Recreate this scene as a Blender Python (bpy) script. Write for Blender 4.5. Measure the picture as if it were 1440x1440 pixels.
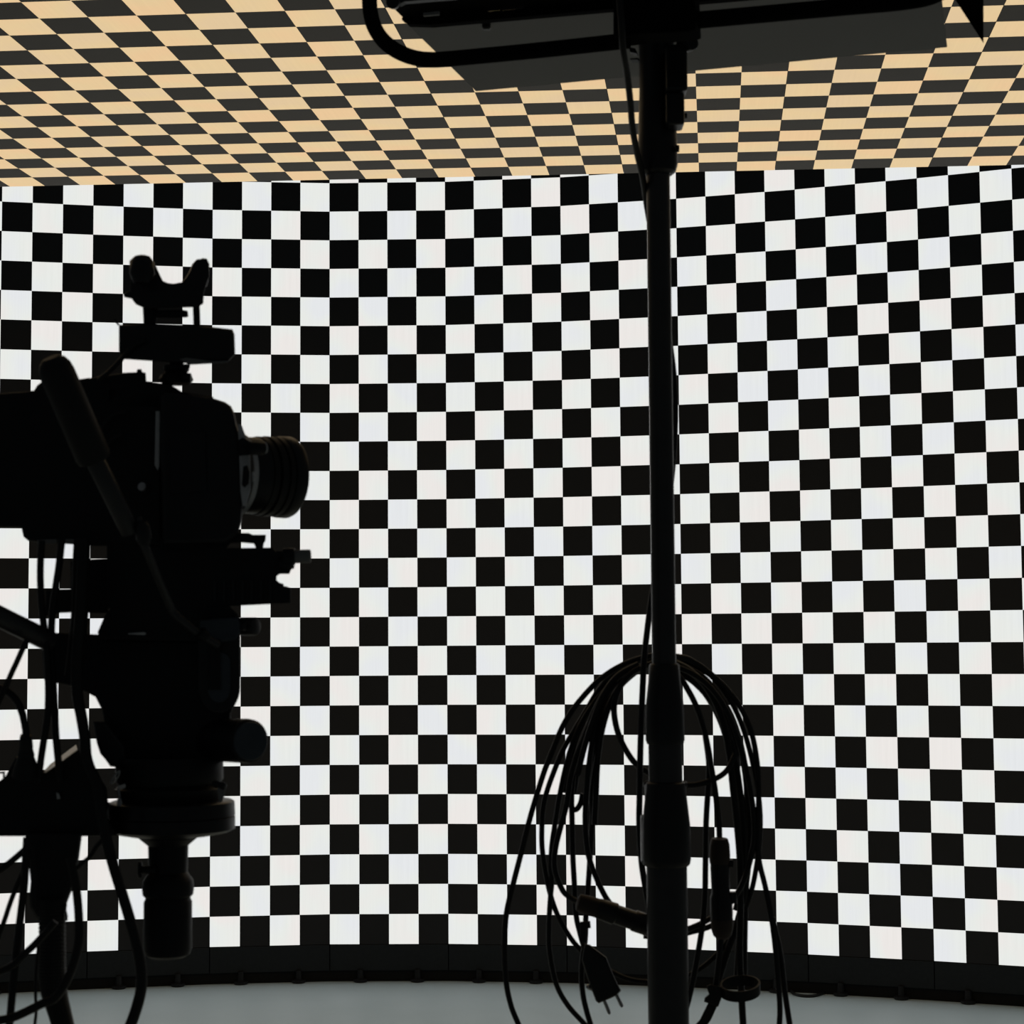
import bpy, bmesh, math, random
from mathutils import Vector, Matrix
random.seed(5)
for o in list(bpy.data.objects): bpy.data.objects.remove(o, do_unlink=True)
scene = bpy.context.scene
COL = scene.collection

# ------------------------------------------------------------ camera, world, exposure
FPX, PITCH, ROLL, CAMZ = 2641.6, 0.0694, -0.0070, 1.4165
FWD = Vector((0, math.cos(PITCH), math.sin(PITCH)))
_U = Vector((0, -math.sin(PITCH), math.cos(PITCH)))
RGT = Vector((1, 0, 0)) * math.cos(ROLL) + _U * math.sin(ROLL)
UPV = -Vector((1, 0, 0)) * math.sin(ROLL) + _U * math.cos(ROLL)
CAM = Vector((0, 0, CAMZ))
cd = bpy.data.cameras.new('camera')
cam = bpy.data.objects.new('camera', cd); COL.objects.link(cam)
cd.sensor_width = 36; cd.lens = FPX / 1440 * 36; cd.clip_start = 0.05; cd.clip_end = 200
M = Matrix((RGT, UPV, -FWD)).transposed().to_4x4(); M.translation = CAM
cam.matrix_world = M
scene.camera = cam
cd.dof.use_dof = True; cd.dof.focus_distance = 7.4; cd.dof.aperture_fstop = 26
w = bpy.data.worlds.new('studio'); scene.world = w; w.use_nodes = True
w.node_tree.nodes['Background'].inputs[0].default_value = (0.62, 0.69, 0.72, 1)
w.node_tree.nodes['Background'].inputs[1].default_value = 0.038
vs = scene.view_settings
vs.view_transform = 'Standard'; vs.look = 'None'; vs.exposure = 0; vs.gamma = 1; vs.use_curve_mapping = False
scene.cycles.max_bounces = 8

# ------------------------------------------------------------ measuring helpers
def at(x, y, d):                       # point seen at photo pixel x, y at distance d along the view axis
    return CAM + FWD * d + RGT * ((x - 720) / FPX * d) - UPV * ((y - 720) / FPX * d)
def pz(x0, y0, d):                     # vertical post through a point: gives xy and a height-from-pixel-row function
    p = at(x0, y0, d)
    def z_of(y):
        k = -(y - 720) / FPX
        a = Vector((p.x, p.y, 0))
        n = UPV - FWD * k
        return -(a.dot(n)) / n.z + CAMZ
    return p, z_of

# ------------------------------------------------------------ materials
def nodes(m):
    m.use_nodes = True
    return m.node_tree, m.node_tree.nodes['Principled BSDF']
def mat(name, col, rough=0.5, metal=0.0, spec=0.5, noise=0.25, scale=60, bump=0.0):
    m = bpy.data.materials.new(name); nt, b = nodes(m)
    tc = nt.nodes.new('ShaderNodeTexCoord'); nz = nt.nodes.new('ShaderNodeTexNoise')
    nz.inputs['Scale'].default_value = scale; nz.inputs['Detail'].default_value = 4
    nt.links.new(tc.outputs['Object'], nz.inputs['Vector'])
    mx = nt.nodes.new('ShaderNodeMix'); mx.data_type = 'RGBA'
    nt.links.new(nz.outputs['Fac'], mx.inputs['Factor'])
    mx.inputs['A'].default_value = (*[c * (1 - noise) for c in col], 1)
    mx.inputs['B'].default_value = (*[c * (1 + noise) for c in col], 1)
    nt.links.new(mx.outputs['Result'], b.inputs['Base Color'])
    b.inputs['Roughness'].default_value = rough; b.inputs['Metallic'].default_value = metal
    b.inputs['Specular IOR Level'].default_value = spec
    if bump:
        bp = nt.nodes.new('ShaderNodeBump'); bp.inputs['Strength'].default_value = bump; bp.inputs['Distance'].default_value = 0.001
        nt.links.new(nz.outputs['Fac'], bp.inputs['Height']); nt.links.new(bp.outputs['Normal'], b.inputs['Normal'])
    return m
BLACK = mat('black_paint', (0.010, 0.010, 0.011), 0.5, spec=0.3)
MATTE = mat('matte_black', (0.008, 0.008, 0.008), 0.75, spec=0.2)
PLAST = mat('black_plastic', (0.012, 0.012, 0.013), 0.38, spec=0.4)
RUBB = mat('black_rubber', (0.009, 0.0088, 0.009), 0.55, spec=0.4, bump=0.2)
TUBE = mat('black_steel_tube', (0.035, 0.034, 0.034), 0.35, spec=0.5)
BLUISH = mat('blue_black_plastic', (0.055, 0.068, 0.082), 0.55, spec=0.3)
BROWN = mat('dark_brown_cap', (0.035, 0.020, 0.012), 0.55)
STEEL = mat('bare_steel', (0.45, 0.45, 0.46), 0.3, metal=1.0)
GREYM = mat('light_grey_metal', (0.6, 0.6, 0.6), 0.45, metal=0.2)
GREYD = mat('grey_diffuser', (0.21, 0.206, 0.20), 0.7, spec=0.2, noise=0.05, scale=8)
PLINTH = mat('plinth_black', (0.016, 0.019, 0.022), 0.6, spec=0.25)

def led_material(name, on, base_black, strength, streak, rough, flip):
    """video tile: 4 x 4 test-chart squares shown on a black LED face, fine rows of diodes as faint streaks"""
    m = bpy.data.materials.new(name); nt, b = nodes(m); N = nt.nodes; L = nt.links
    uv = N.new('ShaderNodeUVMap'); sp = N.new('ShaderNodeSeparateXYZ'); L.new(uv.outputs['UV'], sp.inputs[0])
    def math_(op, a, bb=None):
        n = N.new('ShaderNodeMath'); n.operation = op
        for i, v in enumerate((a, bb)):
            if v is None: continue
            if isinstance(v, (int, float)): n.inputs[i].default_value = v
            else: L.new(v, n.inputs[i])
        return n.outputs[0]
    u = math_('MULTIPLY', sp.outputs[0], 4.0); v = math_('MULTIPLY', sp.outputs[1], 4.0)
    s = math_('ADD', math_('FLOOR', u), math_('FLOOR', v))
    par = math_('FLOORED_MODULO', s, 2.0)                      # 0 on even squares
    chk = par if flip else math_('SUBTRACT', 1.0, par)
    tc = N.new('ShaderNodeTexCoord')
    mp = N.new('ShaderNodeMapping'); mp.inputs['Scale'].default_value = (130, 130, 4); L.new(tc.outputs['Object'], mp.inputs[0])
    nz = N.new('ShaderNodeTexNoise'); nz.inputs['Scale'].default_value = 1; nz.inputs['Detail'].default_value = 2; L.new(mp.outputs[0], nz.inputs['Vector'])
    geo = N.new('ShaderNodeNewGeometry')
    n2 = N.new('ShaderNodeTexNoise'); n2.inputs['Scale'].default_value = 5.0; n2.inputs['Detail'].default_value = 1; L.new(geo.outputs['Position'], n2.inputs['Vector'])
    r2 = N.new('ShaderNodeValToRGB'); r2.color_ramp.elements[0].position = .35; r2.color_ramp.elements[1].position = .65
    r2.color_ramp.elements[0].color = (on[0] * (1 - streak * 1.4), on[1] * (1 - streak * .5), on[2] * (1 + streak), 1)
    e_ = r2.color_ramp.elements.new(.5); e_.color = (on[0] * (1 - streak * .4), on[1] * (1 + streak * .6), on[2] * (1 - streak * .4), 1)
    r2.color_ramp.elements[-1].color = (on[0] * (1 + streak), on[1] * (1 - streak * .5), on[2] * (1 - streak * 1.2), 1)
    L.new(n2.outputs['Fac'], r2.inputs[0])
    br = math_('ADD', math_('MULTIPLY', math_('SUBTRACT', nz.outputs['Fac'], 0.5), streak * 3), 1.0)
    b.inputs['Base Color'].default_value = (*base_black, 1); b.inputs['Roughness'].default_value = rough
    b.inputs['Specular IOR Level'].default_value = 0.15
    L.new(r2.outputs['Color'], b.inputs['Emission Color'])
    L.new(math_('MULTIPLY', math_('MULTIPLY', chk, br), strength), b.inputs['Emission Strength'])
    return m
LEDW = led_material('led_wall_face', (0.812, 0.812, 0.80), (0.032, 0.032, 0.034), 1.0, 0.026, 0.7, False)
LEDC = led_material('led_ceiling_face', (0.76, 0.545, 0.305), (0.165, 0.150, 0.135), 1.0, 0.03, 0.8, True)

# ------------------------------------------------------------ mesh helpers
def link(name, bm, m, parent=None, smooth=False):
    me = bpy.data.meshes.new(name); bm.normal_update(); bm.to_mesh(me); bm.free()
    me.materials.append(m)
    if smooth: 
        for p in me.polygons: p.use_smooth = True
    o = bpy.data.objects.new(name, me); COL.objects.link(o)
    if parent:
        o.parent = parent; me.transform(Matrix.Translation(-base_of(parent)))
    return o
def base_of(p):                        # every thing is only translated; parts of parts sit at the same origin
    while p.parent: p = p.parent
    return p.location
def thing(name, label, cat, loc, group=None):
    o = bpy.data.objects.new(name, None); COL.objects.link(o); o.location = loc; o.empty_display_size = 0.05
    o['label'] = label; o['category'] = cat
    if group: o['group'] = group
    return o
def tag(o, label, cat, group=None):
    o['label'] = label; o['category'] = cat
    if group: o['group'] = group
    return o
def frame_of(a):
    a = a.normalized(); h = Vector((0, 0, 1)) if abs(a.z) < 0.9 else Vector((1, 0, 0))
    u = a.cross(h).normalized(); return u, a.cross(u).normalized()
def lathe(bm, p0, axis, prof, n=32):
    """prof: list of (distance along axis, radius)"""
    a = axis.normalized(); u, v = frame_of(a); rings = []
    for t, r in prof:
        c = p0 + a * t
        rings.append([bm.verts.new(c + (u * math.cos(2 * math.pi * i / n) + v * math.sin(2 * math.pi * i / n)) * r) for i in range(n)])
    for A, B in zip(rings, rings[1:]):
        for i in range(n): bm.faces.new((A[i], A[(i + 1) % n], B[(i + 1) % n], B[i]))
    bm.faces.new(list(reversed(rings[0]))); bm.faces.new(rings[-1])
    bmesh.ops.recalc_face_normals(bm, faces=bm.faces)
def cyl(bm, p0, p1, r0, r1=None, n=24, bev=0.0):
    r1 = r0 if r1 is None else r1; L = (p1 - p0).length
    if bev: prof = [(0, r0 - bev), (bev * .3, r0 - bev * .3), (bev, r0), (L - bev, r1), (L - bev * .3, r1 - bev * .3), (L, r1 - bev)]
    else: prof = [(0, r0), (L, r1)]
    lathe(bm, p0, p1 - p0, prof, n)
def catmull(pts, sub=6):
    out = []; n = len(pts)
    for i in range(n - 1):
        p0 = pts[max(i - 1, 0)]; p1 = pts[i]; p2 = pts[i + 1]; p3 = pts[min(i + 2, n - 1)]
        for k in range(sub):
            t = k / sub
            out.append(0.5 * ((2 * p1) + (p2 - p0) * t + (2 * p0 - 5 * p1 + 4 * p2 - p3) * t * t + (3 * p1 - p0 - 3 * p2 + p3) * t ** 3))
    out.append(pts[-1]); return out
def sweep(bm, pts, r, n=8, sub=6, r_end=None, smooth=True):
    P = catmull(pts, sub) if smooth else pts
    rings = []; u = None; N = len(P)
    for i, p in enumerate(P):
        t = (P[min(i + 1, N - 1)] - P[max(i - 1, 0)]).normalized()
        if u is None: u = frame_of(t)[0]
        u = (u - t * u.dot(t)).normalized(); v = t.cross(u)
        rr = r if r_end is None else r + (r_end - r) * i / (N - 1)
        rings.append([bm.verts.new(p + (u * math.cos(2 * math.pi * k / n) + v * math.sin(2 * math.pi * k / n)) * rr) for k in range(n)])
    for A, B in zip(rings, rings[1:]):
        for k in range(n): bm.faces.new((A[k], A[(k + 1) % n], B[(k + 1) % n], B[k]))
    bm.faces.new(list(reversed(rings[0]))); bm.faces.new(rings[-1])
def box(bm, c, ax, ay, az, sx, sy, sz, bev=0.0):
    vs_ = []
    for k in (-.5, .5):
        for j in (-.5, .5):
            for i in (-.5, .5): vs_.append(bm.verts.new(c + ax * (i * sx) + ay * (j * sy) + az * (k * sz)))
    fs = [bm.faces.new([vs_[i] for i in f]) for f in ((0, 2, 3, 1), (4, 5, 7, 6), (0, 1, 5, 4), (2, 6, 7, 3), (0, 4, 6, 2), (1, 3, 7, 5))]
    bmesh.ops.recalc_face_normals(bm, faces=fs)
    if bev:
        es = set(e for f in fs for e in f.edges)
        bmesh.ops.bevel(bm, geom=list(es), offset=bev, segments=2, affect='EDGES', profile=0.5)
X, Y, Z = Vector((1, 0, 0)), Vector((0, 1, 0)), Vector((0, 0, 1))
def block(bm, px, d, thick, bev=0.0):
    """solid block whose near face has the outline px at distance d, running thick metres deep"""
    P = [at(x, y, d) for x, y in px]
    c = sum(P, Vector()) / len(P); dr = (c - CAM).normalized()
    A = [bm.verts.new(p) for p in P]; B = [bm.verts.new(p + dr * thick) for p in P]; n = len(P)
    fs = [bm.faces.new(A), bm.faces.new(list(reversed(B)))]
    for i in range(n): fs.append(bm.faces.new((A[i], B[i], B[(i + 1) % n], A[(i + 1) % n])))
    bmesh.ops.recalc_face_normals(bm, faces=fs)
    if bev:
        bmesh.ops.bevel(bm, geom=list(fs[0].edges) + list(fs[1].edges), offset=bev, segments=2, affect='EDGES', profile=0.5)
def part(name, m, parent, fn, *a, smooth=False, **k):
    bm = bmesh.new(); fn(bm, *a, **k); return link(name, bm, m, parent, smooth)
def path(pts, d):
    out = []
    for p in pts: out.append(at(p[0], p[1], p[2] if len(p) > 2 else d))
    return out

# ------------------------------------------------------------ floor
fm = bpy.data.materials.new('painted_floor'); nt, b = nodes(fm)
geo = nt.nodes.new('ShaderNodeNewGeometry')
n1 = nt.nodes.new('ShaderNodeTexNoise'); n1.inputs['Scale'].default_value = 1.6; n1.inputs['Detail'].default_value = 6
n2 = nt.nodes.new('ShaderNodeTexVoronoi'); n2.inputs['Scale'].default_value = 2.2
n3 = nt.nodes.new('ShaderNodeTexNoise'); n3.inputs['Scale'].default_value = 9; n3.inputs['Detail'].default_value = 3
for n_ in (n1, n2, n3): nt.links.new(geo.outputs['Position'], n_.inputs['Vector'])
rp = nt.nodes.new('ShaderNodeValToRGB'); rp.color_ramp.elements[0].position = .3; rp.color_ramp.elements[1].position = .7
rp.color_ramp.elements[0].color = (0.56, 0.69, 0.75, 1); rp.color_ramp.elements[1].color = (0.64, 0.77, 0.84, 1)
nt.links.new(n1.outputs['Fac'], rp.inputs[0])
sr = nt.nodes.new('ShaderNodeValToRGB'); sr.color_ramp.elements[0].position = .02; sr.color_ramp.elements[1].position = .035
sr.color_ramp.elements[0].color = (.35, .35, .35, 1); sr.color_ramp.elements[1].color = (1, 1, 1, 1)
nt.links.new(n2.outputs['Distance'], sr.inputs[0])
mm = nt.nodes.new('ShaderNodeMix'); mm.data_type = 'RGBA'; mm.blend_type = 'MULTIPLY'; mm.inputs['Factor'].default_value = 1
nt.links.new(rp.outputs['Color'], mm.inputs['A']); nt.links.new(sr.outputs['Color'], mm.inputs['B'])
nt.links.new(mm.outputs['Result'], b.inputs['Base Color'])
b.inputs['Roughness'].default_value = .5; b.inputs['Specular IOR Level'].default_value = 0.5
bp = nt.nodes.new('ShaderNodeBump'); bp.inputs['Strength'].default_value = .15; bp.inputs['Distance'].default_value = .01
nt.links.new(n3.outputs['Fac'], bp.inputs['Height']); nt.links.new(bp.outputs['Normal'], b.inputs['Normal'])
bm = bmesh.new(); box(bm, Vector((0, 4, -0.05)), X, Y, Z, 16, 16, 0.1)
fl = link('floor', bm, fm); fl['kind'] = 'structure'

# ------------------------------------------------------------ LED wall: a row of flat 0.5 m bays following a curve
S = 0.125; ZB = 0.155
heads = [.2273, .1869, .1005, -.0207, -.1287, -.2383, -.2973, -.3603, -.4063, -.4522]
P = Vector((-2.1337, 7.7827, 0))
joints = []                               # left end of each bay and its heading
d0 = Vector((math.cos(heads[0]), math.sin(heads[0]), 0))
p = P - d0 * S                            # bay borders fall at column -1, 3, 7 ...
left = []
q = p.copy(); h = heads[0]
for k in range(3):
    h += 0.075; dd = Vector((math.cos(h), math.sin(h), 0)); q = q - dd * 4 * S; left.insert(0, (q.copy(), h))
joints = left[:]
q = p.copy()
for h in heads:
    joints.append((q.copy(), h)); q = q + Vector((math.cos(h), math.sin(h), 0)) * 4 * S
for k in range(3):
    h -= 0.07; joints.append((q.copy(), h)); q = q + Vector((math.cos(h), math.sin(h), 0)) * 4 * S
ROWS = 7
bm = bmesh.new()                          # the black frame behind the tiles
for (q, h) in joints:
    t = Vector((math.cos(h), math.sin(h), 0)); n = Vector((-math.sin(h), math.cos(h), 0))
    box(bm, q + t * 2 * S + n * 0.13 + Z * (ZB + ROWS * 2 * S), t, n, Z, 4 * S - .004, 0.06, ROWS * 4 * S)
wall = link('wall_back', bm, MATTE); wall['kind'] = 'structure'
def tile_mesh(name, m, size=0.5, th=0.07, g=0.0006, flipz=False):
    bm = bmesh.new(); uvl = bm.loops.layers.uv.new('UVMap'); a = size / 2 - g
    z0 = 0
    f = [bm.verts.new((x * a, 0, y * a)) for x, y in ((-1, -1), (1, -1), (1, 1), (-1, 1))]
    bk = [bm.verts.new((x * a, th, y * a)) for x, y in ((-1, -1), (1, -1), (1, 1), (-1, 1))]
    face = bm.faces.new(f); face.material_index = 0
    for l, uvc in zip(face.loops, ((0, 0), (1, 0), (1, 1), (0, 1))):
        l[uvl].uv = (uvc[0] * .99998 + .00001, uvc[1] * .99998 + .00001)
    o = [bm.faces.new(list(reversed(bk)))]
    for i in range(4): o.append(bm.faces.new((f[i], bk[i], bk[(i + 1) % 4], f[(i + 1) % 4])))
    for q_ in o: q_.material_index = 1
    bmesh.ops.recalc_face_normals(bm, faces=bm.faces)
    me = bpy.data.meshes.new(name); bm.to_mesh(me); bm.free(); me.materials.append(m); me.materials.append(MATTE); return me
wt = tile_mesh('led_panel', LEDW)
def add_inst(name, me, parent, mw):
    o = bpy.data.objects.new(name, me); COL.objects.link(o); o.parent = parent; o.matrix_world = mw; return o
bm = bmesh.new(); box(bm, Vector((0, 0.015, 0)), X, Y, Z, 0.497, 0.03, 0.108, bev=.002)
base_me = bpy.data.meshes.new('base_panel'); bm.to_mesh(base_me); bm.free(); base_me.materials.append(PLINTH)
bm = bmesh.new(); box(bm, Vector((0, 0.04, 0.0275)), X, Y, Z, 0.512, 0.06, 0.055); box(bm, Vector((0, 0.06, 0.1)), X, Y, Z, 0.53, 0.04, 0.12)
rail_me = bpy.data.meshes.new('base_rail'); bm.to_mesh(rail_me); bm.free(); rail_me.materials.append(MATTE)
bm = bmesh.new(); lathe(bm, Vector((0, 0, 0)), Z, [(0, .026), (.004, .03), (.012, .03), (.016, .014), (.052, .012)], 16)
foot_me = bpy.data.meshes.new('foot'); bm.to_mesh(foot_me); bm.free(); foot_me.materials.append(BLACK)
for (q, h) in joints:
    R = Matrix.Rotation(h, 4, 'Z'); t = Vector((math.cos(h), math.sin(h), 0)); c = q + t * 2 * S
    for r in range(ROWS):
        add_inst('led_panel', wt, wall, Matrix.Translation(c + Z * (ZB + (r + .5) * 4 * S)) @ R)
    add_inst('base_panel', base_me, wall, Matrix.Translation(c + Z * (ZB - .055)) @ R)
    add_inst('base_rail', rail_me, wall, Matrix.Translation(c) @ R)
    for s_ in (-.12, .12):
        add_inst('foot', foot_me, wall, Matrix.Translation(c + t * s_ + Vector((math.sin(h), -math.cos(h), 0)) * .005) @ R)

# ------------------------------------------------------------ LED ceiling
HC, OX, OY, PH, TX, TY = 1.5646, -0.0043, 6.1032, -0.1069, -0.0111, 0.0105
ex = Vector((math.cos(PH), math.sin(PH), 0)); ey = Vector((-math.sin(PH), math.cos(PH), 0))
def cz(p): p = p.copy(); p.z = CAMZ + HC + TX * p.x + TY * (p.y - 6); return p
def cpt(a, b): return cz(Vector((OX, OY, 0)) + ex * ((a - 13) * S) - ey * (b * S))
NA, NB, A0, B0 = 12, 7, -12, -1
o0 = cpt(A0, B0); u_ = (cpt(A0 + 1, B0) - o0).normalized(); v_ = (cpt(A0, B0 + 1) - o0).normalized()
w_ = u_.cross(v_).normalized()
if w_.z < 0: w_ = -w_
bm = bmesh.new(); box(bm, cpt(A0 + NA * 2, B0 + NB * 2) + w_ * 0.12, u_, v_, w_, NA * .5, NB * .5, 0.06)
ceil = link('ceiling', bm, MATTE); ceil['kind'] = 'structure'
ct = tile_mesh('led_panel', LEDC)
for i in range(NA):
    for j in range(NB):
        c = cpt(A0 + 4 * i + 2, B0 + 4 * j + 2)
        mw = Matrix((u_, w_, v_)).transposed().to_4x4(); mw.translation = c
        add_inst('led_panel', ct, ceil, mw)

# ------------------------------------------------------------ more helpers for the things on the stage
def hit(x, y, p0, n):                  # where the sight line of a photo pixel meets a plane
    dr = at(x, y, 1.0) - CAM
    return CAM + dr * ((p0 - CAM).dot(n) / dr.dot(n))
def plate(bm, px, p0, n, thick, bev=0.0):
    """solid plate: outline lies in the plane (p0, n), thickness vector given"""
    P_ = [hit(x, y, p0, n) for x, y in px]
    A = [bm.verts.new(p) for p in P_]; B = [bm.verts.new(p + thick) for p in P_]; k = len(P_)
    fs = [bm.faces.new(A), bm.faces.new(list(reversed(B)))]
    for i in range(k): fs.append(bm.faces.new((A[i], B[i], B[(i + 1) % k], A[(i + 1) % k])))
    bmesh.ops.recalc_face_normals(bm, faces=fs)
    if bev: bmesh.ops.bevel(bm, geom=list(fs[0].edges) + list(fs[1].edges), offset=bev, segments=2, affect='EDGES', profile=0.5)
def mm(px, d): return px * d / FPX     # metres for a length in photo pixels at distance d
def T(pts, bm, d, r, **k): sweep(bm, path(pts, d), mm(r, d), **k)

# ============================================================ LIGHT STAND
DS = 2.0
SP, SZ = pz(926, 300, DS)
def sv(y): return Vector((SP.x, SP.y, SZ(y)))
def srev(name, m, prof, parent, n=40):   # turned part on the stand's axis: (photo row, half width in pixels)
    bm = bmesh.new(); z0 = SZ(prof[-1][0])
    pr = [(SZ(y) - z0, mm(r, DS)) for y, r in reversed(prof)]
    lathe(bm, Vector((SP.x, SP.y, z0)), Z, pr, n); return link(name, bm, m, parent, smooth=False)
def sm(o, ang=0.6):
    for p in o.data.polygons: p.use_smooth = True
    try:
        o.data.set_sharp_from_angle(angle=ang)
    except Exception: pass
    return o
stand = thing('light_stand', 'tall black telescopic light stand with cables looped over its clamp', 'light stand', (SP.x, SP.y, 0))
zl = SZ(1205)
bm = bmesh.new(); cyl(bm, Vector((SP.x, SP.y, 0.12)), Vector((SP.x, SP.y, zl)), mm(28.5, 1.96), n=40); sm(link('lower_tube', bm, TUBE, stand))
bm = bmesh.new(); cyl(bm, Vector((SP.x, SP.y, zl - .05)), Vector((SP.x, SP.y, SZ(1040))), mm(23.6, 1.97), n=40); sm(link('middle_tube', bm, TUBE, stand))
bm = bmesh.new(); cyl(bm, Vector((SP.x, SP.y, SZ(1050))), Vector((SP.x, SP.y, SZ(235))), mm(16.8, 1.98), n=40); sm(link('upper_tube', bm, TUBE, stand))
sm(srev('lower_clamp', PLAST, [(1099, 24), (1101, 27), (1112, 28), (1160, 33), (1208, 33.5), (1215, 32), (1218, 29)], stand))
sm(srev('upper_clamp', PLAST, [(933, 19), (936, 21), (960, 22.5), (990, 26), (1040, 27), (1046, 25), (1047, 22)], stand))
sm(srev('top_socket', PLAST, [(44, 22), (48, 25), (130, 25), (180, 27), (232, 28), (242, 25), (246, 20)], stand))
bm = bmesh.new()
c = sv(118)
box(bm, at(950, 100, 1.985), X, Y, Z, mm(30, 2), .03, mm(66, 2), bev=.003)
box(bm, at(948, 157, 1.985), X, Y, Z, mm(26, 2), .03, mm(46, 2), bev=.003)
link('clamp_block', bm, PLAST, stand)
bm = bmesh.new(); cyl(bm, at(958, 66, 1.99), at(974, 60, 1.97), mm(10, 2), n=20, bev=.001); sm(link('locking_knob', bm, PLAST, stand))
bm = bmesh.new(); cyl(bm, at(962, 163, 1.99), at(966, 163, 1.99), mm(4, 2)); sm(link('bolt', bm, PLAST, stand))
bm = bmesh.new(); cyl(bm, at(950, 209, 1.99), at(955, 209, 1.99), mm(5, 2)); sm(link('bolt', bm, PLAST, stand))
bm = bmesh.new(); box(bm, at(906, 1180, 1.975), X, Y, Z, mm(9, 2), .02, mm(66, 2), bev=.002); link('clamp_lever', bm, PLAST, stand)
bm = bmesh.new(); box(bm, at(910, 1120, 1.975), X, Y, Z, mm(6, 2), .016, mm(34, 2), bev=.002); link('clamp_lever', bm, PLAST, stand)
for s_ in (-1, 1):
    bm = bmesh.new(); c = at(960 if s_ > 0 else 911, 1103, 1.985); lathe(bm, c - Z * .004, Z, [(0, .003), (.002, .0048), (.006, .0048), (.008, .002)], 12); sm(link('screw', bm, PLAST, stand))
# tripod base of the stand, below the picture
for k in range(3):
    a = math.radians(25 + 120 * k); dv = Vector((math.cos(a), math.sin(a), 0))
    bm = bmesh.new(); c0 = Vector((SP.x, SP.y, 0.42)); cyl(bm, c0 + dv * .03, Vector((SP.x, SP.y, 0.015)) + dv * .52, .011, n=12, bev=.002)
    leg = link('leg', bm, TUBE, stand)
    bm = bmesh.new(); cyl(bm, Vector((SP.x, SP.y, 0.10)) + dv * .02, Vector((SP.x, SP.y, 0.2)) + dv * .28, .006, n=8); link('brace', bm, TUBE, stand)
sm(part('leg_hub', PLAST, stand, lathe, Vector((SP.x, SP.y, .08)), Z, [(0, .03), (.01, .036), (.05, .036), (.06, .03), (.30, .028), (.31, .034), (.37, .034), (.38, .03)], 24))

# ============================================================ LAMP HEAD on the stand
az = math.radians(15.2)
EU = Vector((math.cos(az), -math.sin(az), 0)); EV = Vector((math.sin(az), math.cos(az), 0))
lamp = thing('panel_lamp', 'flat black studio panel lamp with grey underside on top of the light stand', 'lamp', tuple(sv(46)))
HP = Vector((SP.x, SP.y, CAMZ + 0.69))           # level of the grey underside
FL, FR = hit(669, 128.5, HP, Z), hit(1332, 66.6, HP, Z)
ed = (FL - hit(576, 38, HP, Z)); eu2 = (FR - FL).normalized()
ev2 = Vector((-eu2.y, eu2.x, 0)).normalized()
if ev2.y < 0: ev2 = -ev2
depth = (FL - hit(574.5, 36.5, HP, Z)).length
e_l = ed.normalized(); e_r = (FR - hit(1325, 5, HP, Z)).normalized()
bm = bmesh.new()
Q = [FL, FR, FR - e_r * depth * 1.0, FL - e_l * depth]
A = [bm.verts.new(p) for p in Q]; B_ = [bm.verts.new(p + Z * .0022) for p in Q]
fs = [bm.faces.new(A), bm.faces.new(B_[::-1])] + [bm.faces.new((A[i], B_[i], B_[(i + 1) % 4], A[(i + 1) % 4])) for i in range(4)]
bmesh.ops.recalc_face_normals(bm, faces=fs)
bmesh.ops.bevel(bm, geom=list(bm.edges), offset=.0005, segments=1, affect='EDGES')
link('underside_panel', bm, GREYD, lamp)
# housing in front of it (a slotted black body)
NP0 = (Q[3] + Q[2]) / 2 - EV * 0.006
def Ly(x): return 39 - (x - 600) * 0.0835 if x < 985 else 39 - 385 * .0835 - (x - 985) * .085
def strip(name, m, x0, x1, t, bt, thick=.10, top=None, left=None, bev=.001, parent=lamp):
    px = [(x0, Ly(x0) - bt), (x1, Ly(x1) - bt), (x1, Ly(x1) - t), (x0, Ly(x0) - t)]
    if left: px = left(px)
    bm = bmesh.new(); plate(bm, px, NP0, EV, EV * thick, bev); return link(name, bm, m, parent)
HOUS = mat('housing_black', (0.006, 0.006, 0.006), 0.9, spec=0.03)
bm = bmesh.new(); plate(bm, [(564, 14), (569, 27), (1345, Ly(1345) - 12), (1345, -230), (545, -180), (545, -10)], NP0, EV, -EV * .075, .003); link('housing', bm, HOUS, lamp)
bm = bmesh.new(); plate(bm, [(577, 38.5), (610, 39.5), (1335, Ly(1335)), (1335, Ly(1335) - 9), (571, 30.5)], NP0, EV, -EV * .012, .001); link('lower_rail', bm, HOUS, lamp)
for x0, x1 in ((570, 688), (707, 710), (741, 871), (888, 899), (912, 1335)):
    bm = bmesh.new(); plate(bm, [(x0, Ly(x0) - 8.6), (x1, Ly(x1) - 8.6), (x1, Ly(x1) - 12.3), (x0, Ly(x0) - 12.3)], NP0, EV, -EV * .012); link('spacer', bm, HOUS, lamp)
sm(part('tilt_knob', PLAST, lamp, cyl, at(552, 3, 1.93), at(554, 4, 1.99), mm(9, 2), n=20, bev=.001))
bm = bmesh.new(); plate(bm, [(595, 18), (617, 15.5), (617, 20), (595, 22)], NP0 - EV * .076, EV, EV * .004); link('badge_plate', bm, GREYD, lamp)
bm = bmesh.new(); c = hit(684, 37, NP0 + EV * .03, EV); lathe(bm, c - Z * .004, Z, [(0, .003), (.002, .005), (.008, .005)], 14); link('thumb_screw', bm, PLAST, lamp)
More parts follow.
